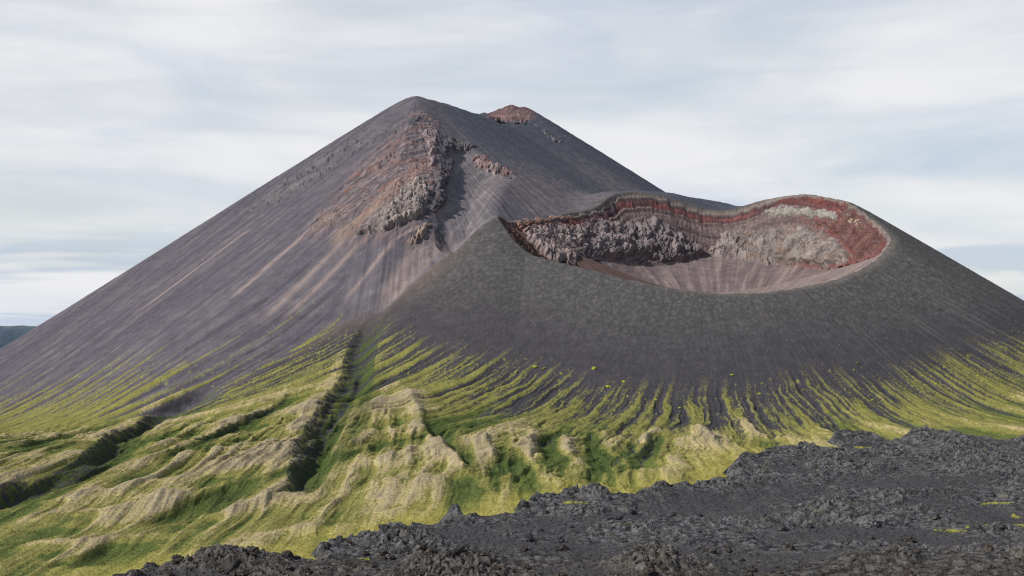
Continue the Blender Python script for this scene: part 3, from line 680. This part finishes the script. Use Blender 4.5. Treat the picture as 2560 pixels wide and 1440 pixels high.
def lava(x, y):
    X0, Y0 = x, y
    sd = poly_sd(x, y, LP); x, y = x / F32(1.55), y / F32(1.55)
    n15 = fbm2(x / 15, y / 15, 3, 201); n40 = fbm2(x / 38, y / 60, 3, 202)
    s2 = sd + 4.5 * n15 + 2.0 * fbm2(x / 4, y / 4, 2, 203)
    sand = np.zeros(x.shape, F32); moss = np.zeros(x.shape, F32); heap = np.zeros(x.shape, F32)
    for s in SAND: sand = np.maximum(sand, ellip(X0 + 6 * n15, Y0 + 9 * n15, (s[0], s[1], s[2] * 1.1, s[3] * 2.6), 1.6))
    for s in MOSS: moss = np.maximum(moss, ellip(X0 + 8 * n15, Y0 + 6 * n15, (s[0], s[1], s[2] * .75, s[3] * .75), 1.0))
    mflat = np.zeros(x.shape, F32)
    for s in MOSS: mflat = np.maximum(mflat, ellip(X0, Y0 - 8, (s[0], s[1], s[2] * 1.3, s[3] * 1.3 + 8), 1.5))
    for s in HEAP: heap = np.maximum(heap, F32(s[4]) * ellip(X0, Y0, s, 1.1))
    sand = np.maximum(sand, 0.85 * ss((fbm2(x / 40, y / 30, 3, 205) - 0.10) / 0.15) * ss((1.5 - heap) / 1.5))
    flat = np.clip(np.maximum(sand, mflat), 0, 1)
    w0, i0, v0 = worley2(x / 9 + .3 * n15, y / 9, 210); w1, i1, v1 = worley2(x / 3.6 + 0.4 * n15, y / 4.6, 211)
    w2, i2, v2 = worley2(x / 2.0 + 0.5 * n15, y / 2.0, 212); w3, i3, v3 = worley2(x / 0.95, y / 0.95, 213)
    rid = ridge2(x / 3.1, y / 3.1, 3, 214)
    rough = (1 - flat) * (0.25 + 1.15 * ss(n40 * 1.6 + 0.45))
    k0 = np.maximum(0, 1 - w0 * 1.25) * (i0 > 0.35) * (0.4 + i0); k1 = np.maximum(0, 1 - w1 * 1.15) * (0.25 + i1); k2 = np.maximum(0, 1 - w2 * 1.1) * (0.3 + i2); k3 = np.maximum(0, 1 - w3 * 1.05) * (0.4 + i3)
    hgt = rough * (1.5 * k0 + 1.5 * k1 + 1.35 * k2 + 0.8 * k3 + 0.45 * rid * (k1 + .2)) + flat * (0.16 * perlin2(x / 2.5, y / 2.5, 215) + 0.5 * k2 * (i2 > .86) + 0.3 * k3 * (i3 > .8))
    edge = ss((s2 + 1.5) / 9.0)
    z = ground_at(X0, Y0) * 1.0 - 1.4 + edge * (2.6 + 2.0 * n40 + 0.95 * heap + 1.15 * hgt + 1.8 * ss((14 - sd) / 10) * (i0 > .4) * (1 - flat)) + 0.3 * flat * edge
    near = ss((772 - Y0 + 30 * n15) / 70)
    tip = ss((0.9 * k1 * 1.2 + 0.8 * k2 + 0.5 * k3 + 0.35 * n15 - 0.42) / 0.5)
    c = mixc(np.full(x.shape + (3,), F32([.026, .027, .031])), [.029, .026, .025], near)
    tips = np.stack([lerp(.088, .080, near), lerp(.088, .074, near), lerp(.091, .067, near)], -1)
    c = c + (tips - c) * (tip * (0.55 + 0.45 * i2))[..., None]  # weathered tips, lightened further in colour to look lit
    c = c * (0.45 + 0.55 * ss(((v2 - w2) + 0.7 * (v1 - w1)) * 1.6 + 0.25 * k1))[..., None] * lerp(0.75, 1.3, i2)[..., None]  # gaps between the lumps darkened in colour as shade would
    c = mixc(c, [.105, .10, .09], (i1 > 0.93) * 0.6)
    c = mixc(c, [.048, .047, .050], np.clip(sand * 1.1 - 0.1, 0, 1))
    c = mixc(c, [.052, .043, .036], near * ss(fbm2(x / 10, y / 10, 3, 221) * 2 - .1) * 0.5 * (1 - flat))
    mcol = ss((moss + 0.9 * fbm2(x / 3, y / 3, 4, 222, .6) - 0.5) / 0.3)
    c = mixc(c, [.26, .25, .045], mcol * .9); c = mixc(c, [.16, .19, .03], mcol * ss(fbm2(x / 1.8, y / 2.4, 3, 223) * 2.5))
    z = z + mcol * 0.9
    c = mixc(c, [.11, .12, .04], 0.35 * ss((fbm2(x / 7, y / 6, 3, 224) - 0.28) / 0.15) * (1 - flat) * ss((Y0 - 740) / 120))
    c = c * (1 + 0.25 * fbm2(x / 0.9, y / 0.9, 2, 225))[..., None]
    xo = X0 + rough * edge * 0.8 * perlin2(x / 1.5, y / 1.5, 226); yo = Y0 + rough * edge * 0.75 * perlin2(x / 1.5, y / 1.5, 227)
    return xo, yo, z, np.clip(c, .008, 1), s2
LU = axis([-0.6, (-0.385, 0.01), (0.385, 0.00066 / q_), (0.62, 0.006)])
ly = [560.0]
while ly[-1] < 1560: ly.append(ly[-1] + (3.0 if ly[-1] < 678 else 0.00078 * ly[-1] / q_))
LU2, LY2 = np.meshgrid(LU, np.array(ly, F32))
lx, lyy, lz, lc, lsd = pmap(lava, (LU2 * LY2).astype(F32), LY2)
LQ = grid_quads(*LU2.shape)
link('lava_field', sub_mesh('lava_field', np.stack([lx, lyy, lz], -1).reshape(-1, 3), LQ[(lsd > -3)[:-1, :-1]], lc.reshape(-1, 3)), M_LAVA,
     kind='structure', label='dark rubbly lava flow spread over the plain in front of the volcano').data.polygons.foreach_set('use_smooth', np.zeros(int((lsd > -3)[:-1, :-1].sum()), bool))
def lava_top(x, y):
    r = lava(np.atleast_2d(F32(x)), np.atleast_2d(F32(y))); return r[2].ravel(), r[4].ravel()
print('lava', LU2.shape, round(time.time() - T0, 1))

# ------------------------------------------------------------------ boulders and rubble on the lava
import bmesh
def rock_mesh(name, seed, sub, squash=0.8, jag=0.35):
    bm = bmesh.new(); bmesh.ops.create_icosphere(bm, subdivisions=sub, radius=1.0)
    v = np.array([q.co for q in bm.verts], F32); f = np.array([[q.index for q in t.verts] for t in bm.faces], np.int32); bm.free()
    x, y, z = v.T
    f1, i1, f2 = worley3(x * 1.5 + seed, y * 1.5, z * 1.5, seed); g1, i2, g2 = worley3(x * 3.4, y * 3.4 + seed, z * 3.4, seed + 1)
    r = 0.72 + jag * (i1 - 0.4) * np.clip((f2 - f1) * 3, 0, 1) + 0.30 * fbm3(x * 1.3 + seed, y * 1.3, z * 1.3, 3, seed) + 0.16 * (i2 - .4) * np.clip((g2 - g1) * 3, 0, 1) + 0.07 * perlin3(x * 7, y * 7, z * 7 + seed, seed)
    v = v * r[:, None]; v[:, 2] *= squash
    return v, f
RR = np.random.RandomState(77)
M_BROWN = rough_ground('brown_lava_rock', 0.9, 2.2, 0.3, 0.4, plain=(.024, .021, .020), tint2=(.078, .066, .057))
M_BLUE = rough_ground('blue_grey_lava_rock', 0.9, 2.0, 0.3, 0.4, plain=(.022, .023, .027), tint2=(.062, .062, .067))
M_PALE = rough_ground('pale_lava_rock', 0.7, 0.9, 0.3, 0.3, plain=(.07, .07, .074), tint2=(.14, .138, .14))
SHAPES = []
for i in range(7):
    v, f = rock_mesh('lava_boulder', 300 + 7 * i, 4 if i < 4 else 3, 0.72 + 0.25 * RR.rand(), 0.3 + 0.25 * RR.rand())
    SHAPES.append((v, f))
BROWN = [mesh_from('lava_boulder', v, None, None, f) for v, f in SHAPES]; BLUE = [m.copy() for m in BROWN]
for m in BROWN: m.polygons.foreach_set('use_smooth', np.zeros(len(m.polygons), bool)); m.materials.append(M_BROWN)
for m in BLUE: m.materials.append(M_BLUE)
n_b = 0; tries = 0
while n_b < 270 and tries < 6000:
    tries += 1
    Y = 690 + 560 * RR.rand() ** 2.2; u = RR.uniform(-0.365, 0.365); X = u * Y
    zt, s = lava_top([X], [Y])
    if s[0] < 4 or min(math.hypot((X - m[0]) / m[2], (Y - m[1]) / m[3]) for m in MOSS) < 1: continue
    py = HZ - zt[0] / Y * FPX
    if py > 1445: continue
    size = (0.8 + 2.6 * RR.rand() ** 3) * (0.6 + Y / 1400)
    near_ = Y < 775
    me = (BROWN if near_ else BLUE)[RR.randint(7)]
    o = link('lava_boulder', me, None, None, category='boulder',
             label='jagged brown grey lava boulder among the nearest rubble' if near_ else 'small blue grey lava boulder on the flow beyond the nearest rubble',
             group='brown boulders in the nearest rubble' if near_ else 'blue grey boulders farther out on the lava')
    o.location = (X, Y, zt[0] + 0.15 * size); o.scale = (size * RR.uniform(.8, 1.3), size * RR.uniform(.8, 1.3), size * RR.uniform(.7, 1.2)); o.rotation_euler = (RR.uniform(-.4, .4), RR.uniform(-.4, .4), RR.uniform(0, 6.28))
    n_b += 1
def big_rock(px, py, wpx, hgt, seed, mat, label, name='lava_boulder', cat='boulder', sub=5):
    w = hit([(px, py)])[0]; r = wpx / 2 / FPX * w[1]
    zt, s = lava_top([w[0]], [w[1]])
    v, f = rock_mesh(name, seed, sub, 1.0, 0.5)
    o = link(name, mesh_from(name, v, None, None, f), mat, label=label, category=cat)
    o.location = (w[0], w[1], zt[0] + hgt * 0.2); o.scale = (r * 1.25, r, hgt * 1.6); return o
big_rock(2165, 1338, 62, 3.8, 911, M_PALE, 'large pale grey angular boulder near the yellow moss strip on the lava')
big_rock(2200, 1334, 34, 3.0, 917, M_PALE, 'smaller pale boulder leaning against the large pale grey one')
big_rock(375, 1424, 34, 2.6, 929, M_BLUE, 'blocky dark boulder on the low tongue of lava by the grass')
big_rock(545, 1402, 26, 2.2, 933, M_BLUE, 'small dark block on the crest of the low lava tongue')
for i in range(16):
    Y = RR.uniform(712, 950); X = RR.uniform(-0.1, 0.35) * Y; hgt = RR.uniform(2.0, 4.2)
    zt, s_ = lava_top([X], [Y])
    if s_[0] < 5: continue
    o = link('lava_boulder', (BROWN if Y < 775 else BLUE)[i % 4], None, None, category='boulder', label='big blocky lava boulder standing out of the finer rubble', group='big blocks standing out of the lava rubble')
    o.location = (X, Y, zt[0] + 0.2 * hgt); o.scale = (hgt * RR.uniform(.9, 1.5), hgt * RR.uniform(.9, 1.4), hgt); o.rotation_euler = (RR.uniform(-.5, .5), RR.uniform(-.5, .5), RR.uniform(0, 6.28))
# rubble nobody could count
VV, FF, off = [], [], 0
small = [rock_mesh('r', 500 + i, 2, 0.8, 0.4) for i in range(5)]
rx = []; 
Yr = 690 + 640 * RR.rand(9000) ** 1.9; Xr = RR.uniform(-0.375, 0.375, 9000) * Yr
zt, s = lava_top(Xr, Yr)
for X, Y, z, q in zip(Xr, Yr, zt, s):
    if q < 2 or min(((X - m[0]) / m[2]) ** 2 + ((Y - m[1]) / (m[3] * 2)) ** 2 for m in SAND) < 0.8: continue
    v, f = small[RR.randint(5)]; sz = (0.4 + 0.8 * RR.rand() ** 3) * (0.5 + Y / 1500); a = RR.uniform(0, 6.28)
    R = np.array([[math.cos(a), -math.sin(a), 0], [math.sin(a), math.cos(a), 0], [0, 0, 1]], F32)
    VV.append((v * F32([sz * RR.uniform(.8, 1.4), sz, sz * RR.uniform(.6, 1.2)])) @ R.T + F32([X, Y, z + .05])); FF.append(f + off); off += len(v)
me = mesh_from('lava_rubble', np.concatenate(VV), None, None, np.concatenate(FF)); me.materials.append(M_BLUE)
link('lava_rubble', me, None, None, kind='stuff', label='loose fist to head sized rubble strewn over the lava field', category='rubble')

# ------------------------------------------------------------------ moss cushions along the upper edge of the green
M_MOSS = rough_ground('bright_moss', 0.9, 1.2, 0.5, 0.4, plain=(.15, .19, .025), tint2=(.34, .38, .05))
cush = []
for i in range(4):
    v, f = rock_mesh('moss_cushion', 700 + i, 4, 0.45, 0.3)
    me = mesh_from('moss_cushion', v * (1 + 0.10 * perlin3(v[:, 0] * 9, v[:, 1] * 9, v[:, 2] * 9, 3)[:, None]), None, None, f); me.materials.append(M_MOSS); cush.append(me)
for i, (px, py, wpx) in enumerate([(1338,918,17),(1360,921,10),(1484,921,17),(1560,954,12),(1522,967,16),(1640,1000,12),(1830,938,11),(2142,908,9),(2135,925,7),(1175,912,10),(1405,935,9),(1700,1020,12),(1900,985,12),(2010,975,10),(2180,1000,11),(1290,930,9),(2340,960,10),(2445,940,9)]):
    w = seen([px], [py])[0]; r = wpx / 2 / FPX * w[1]
    o = link('moss_cushion', cush[i % 4], None, None, category='moss cushion', group='moss cushions dotted over the dark ash',
             label='bright lime moss cushion alone on the dark ash above the moss line')
    o.location = tuple(w); o.scale = (r * 1.3, r * 1.1, r * 1.1); o.rotation_euler = (-0.35, 0, i)
# ------------------------------------------------------------------ the far hill and the plain
hx, hy = np.meshgrid(np.linspace(-5200, -1500, 220), np.linspace(5600, 8200, 90))
hx = hx.astype(F32); hy = hy.astype(F32)
hz = -151 + 190 * ss((hy - 5650 - 120 * fbm2(hx / 300, hy / 300, 3, 301)) / 480) * ss((-1600 - hx) / 330) + 5 * fbm2(hx / 260, hy / 260, 3, 302) + 7 * ridge2(hx / 120, hy / 160, 3, 303)
hc = mixc(np.full(hx.shape + (3,), F32([.058, .082, .118])), [.066, .092, .118], ss(fbm2(hx / 60, hy / 60, 3, 304) * 2)); hc = mixc(hc, [.070, .098, .112], ss((hz - 26) / 10))  # distance haze is put into the hill's bluish base colour
link('hill', mesh_from('hill', np.stack([hx, hy, hz], -1).reshape(-1, 3), grid_quads(*hx.shape).reshape(-1, 4), hc.reshape(-1, 3)), rough_ground('hazed_hill_cover', 0.4, 0.03, 6.0),
     kind='structure', label='low flat topped hazy blue green hill far behind the left flank of the volcano')
gx, gy = np.meshgrid(np.linspace(-90000, 90000, 61), np.linspace(-20000, 120000, 61))
gz = np.full(gx.shape, -152.0)
gc = np.full(gx.shape + (3,), F32([.075, .10, .06]))
link('ground', mesh_from('ground', np.stack([gx, gy, gz], -1).reshape(-1, 3), grid_quads(*gx.shape).reshape(-1, 4), gc.reshape(-1, 3)), rough_ground('plain_cover', 0.3, 0.01, 4.0), kind='structure', label='wide flat plain around the volcano')

# ------------------------------------------------------------------ grass tufts over the near slope
NT = 60000
gu = RR.uniform(-0.375, 0.375, NT); gY = 690 * np.exp(RR.rand(NT) * math.log(1250 / 690.0)); gX = gu * gY
ii = np.clip(np.searchsorted(YS, gY), 0, len(YS) - 2); jj = np.clip(np.searchsorted(US, gu), 0, len(US) - 2)
lsd2 = np.concatenate([poly_sd(F32(gX[i:i + 20000]), F32(gY[i:i + 20000]), LP) for i in range(0, NT, 20000)])
cc = CCOL[ii, jj]
ok = (PART[ii, jj] == 3) & (lsd2 < 1.5) & (cc[:, 1] > cc[:, 2] * 1.6)
gX, gY, cc = gX[ok], gY[ok], cc[ok]; gZ = ground_at(gX, gY); n = len(gX)
h = (0.22 + 0.45 * RR.rand(n) ** 2) * (0.3 + gY / 1300); wd = h * RR.uniform(0.8, 1.6, n)
V = np.zeros((n, 9, 3), F32); 
for b in range(3):
    a = RR.uniform(0, 6.28, n); lean = RR.uniform(-.4, .4, (n, 2)) * h[:, None]
    ox, oy = RR.uniform(-.5, .5, (2, n)) * wd
    V[:, b * 3] = np.stack([gX + ox - np.cos(a) * wd * .5, gY + oy - np.sin(a) * wd * .5, gZ - .08], 1)
    V[:, b * 3 + 1] = np.stack([gX + ox + np.cos(a) * wd * .5, gY + oy + np.sin(a) * wd * .5, gZ - .08], 1)
    V[:, b * 3 + 2] = np.stack([gX + ox + lean[:, 0], gY + oy + lean[:, 1], gZ + h], 1)
cv = np.repeat((cc * RR.uniform(1.0, 1.6, n)[:, None])[:, None, :], 9, 1)
link('grass', mesh_from('grass', V.reshape(-1, 3), None, cv.reshape(-1, 3), np.arange(n * 9, dtype=np.int32).reshape(-1, 3)), M_GROUND, kind='stuff', category='grass', label='short grass and moss tufts covering the foot of the volcano')
# ------------------------------------------------------------------ camera, sun, sky
cam = bpy.data.cameras.new('camera'); co = bpy.data.objects.new('camera', cam); COL.objects.link(co)
cam.sensor_width = 36; cam.lens = 36 * FPX / 2560; co.rotation_euler = (math.pi / 2, 0, 0)
cam.shift_y = (HZ - 720) / 2560; cam.clip_start = 1; cam.clip_end = 200000
SC.camera = co
from mathutils import Vector
SUN = Vector((-0.69, -0.36, 0.63)).normalized()
sl = bpy.data.lights.new('sun', 'SUN'); sl.energy = 5.0; sl.angle = math.radians(0.6); sl.color = (1.0, 0.94, 0.86)
so = bpy.data.objects.new('sun', sl); COL.objects.link(so); so.rotation_euler = SUN.to_track_quat('Z', 'Y').to_euler()
w = bpy.data.worlds.new('World'); SC.world = w; w.use_nodes = True
N, L = w.node_tree.nodes, w.node_tree.links
bg = N['Background']; bg.inputs['Strength'].default_value = 0.1
sky = N.new('ShaderNodeTexSky'); sky.sky_type = 'NISHITA'; sky.sun_disc = False
sky.sun_elevation = math.asin(SUN.z); sky.sun_rotation = math.atan2(SUN.x, SUN.y)
sky.air_density = 1.0; sky.dust_density = 0.6; sky.ozone_density = 1.5
tc = N.new('ShaderNodeTexCoord')
def noise(scl, rot, scale, detail, rough, dist):
    mp = N.new('ShaderNodeMapping'); mp.inputs['Scale'].default_value = scl; mp.inputs['Rotation'].default_value = rot
    L.new(tc.outputs['Generated'], mp.inputs['Vector'])
    n = N.new('ShaderNodeTexNoise'); n.inputs['Scale'].default_value = scale; n.inputs['Detail'].default_value = detail
    n.inputs['Roughness'].default_value = rough; n.inputs['Distortion'].default_value = dist
    L.new(mp.outputs[0], n.inputs['Vector']); return n.outputs['Fac']
def ramp(src, a, b, c0=0.0, c1=1.0):
    r = N.new('ShaderNodeMapRange'); r.interpolation_type = 'SMOOTHSTEP'
    r.inputs['From Min'].default_value = a; r.inputs['From Max'].default_value = b; r.inputs['To Min'].default_value = c0; r.inputs['To Max'].default_value = c1
    L.new(src, r.inputs['Value']); return r.outputs[0]
def math2(op, a, b):
    m = N.new('ShaderNodeMath'); m.operation = op
    for i, v in enumerate((a, b)):
        if isinstance(v, (int, float)): m.inputs[i].default_value = v
        else: L.new(v, m.inputs[i])
    return m.outputs[0]
sheet = noise((1.5, 1.5, 6.5), (0, 0.06, 0), 2.0, 6, 0.5, 0.5)
wisp = noise((1.6, 1.6, 12.0), (0, -0.04, 0), 3.0, 5, 0.5, 0.9)
cover = ramp(math2('ADD', math2('MULTIPLY', sheet, 0.75), math2('MULTIPLY', wisp, 0.25)), 0.36, 0.62, 0.62, 1.0)
grey = ramp(noise((1.2, 1.2, 7.0), (0, 0.05, 0), 2.6, 6, 0.5, 0.8), 0.42, 0.82)
sep = N.new('ShaderNodeSeparateXYZ'); L.new(tc.outputs['Generated'], sep.inputs[0])
cover = math2('MULTIPLY', cover, ramp(sep.outputs['Z'], 0.28, 0.55, 1.0, 0.12))       # cloud sheet thinned overhead, out of view, to lower the ambient light
low = math2('MULTIPLY', ramp(sep.outputs['Z'], 0.03, 0.10, 1.0, 0.0), ramp(noise((1.3, 1.3, 16.0), (0, 0.02, 0), 2.6, 4, 0.5, 0.5), 0.44, 0.58))
grey = math2('MAXIMUM', grey, math2('MULTIPLY', low, 1.5))
cloud = N.new('ShaderNodeMix'); cloud.data_type = 'RGBA'; cloud.inputs['A'].default_value = (8.5, 8.55, 8.7, 1); cloud.inputs['B'].default_value = (5.8, 6.5, 7.7, 1)
L.new(grey, cloud.inputs['Factor'])
mx = N.new('ShaderNodeMix'); mx.data_type = 'RGBA'
L.new(cover, mx.inputs['Factor']); L.new(sky.outputs[0], mx.inputs['A']); L.new(cloud.outputs['Result'], mx.inputs['B'])
L.new(mx.outputs['Result'], bg.inputs['Color'])
SC.view_settings.view_transform = 'Standard'; SC.view_settings.look = 'None'; SC.view_settings.exposure = 0
SC.cycles.use_denoising = False; SC.cycles.filter_width = 1.2
SC.cycles.max_bounces = 4
print('done', round(time.time() - T0, 1))
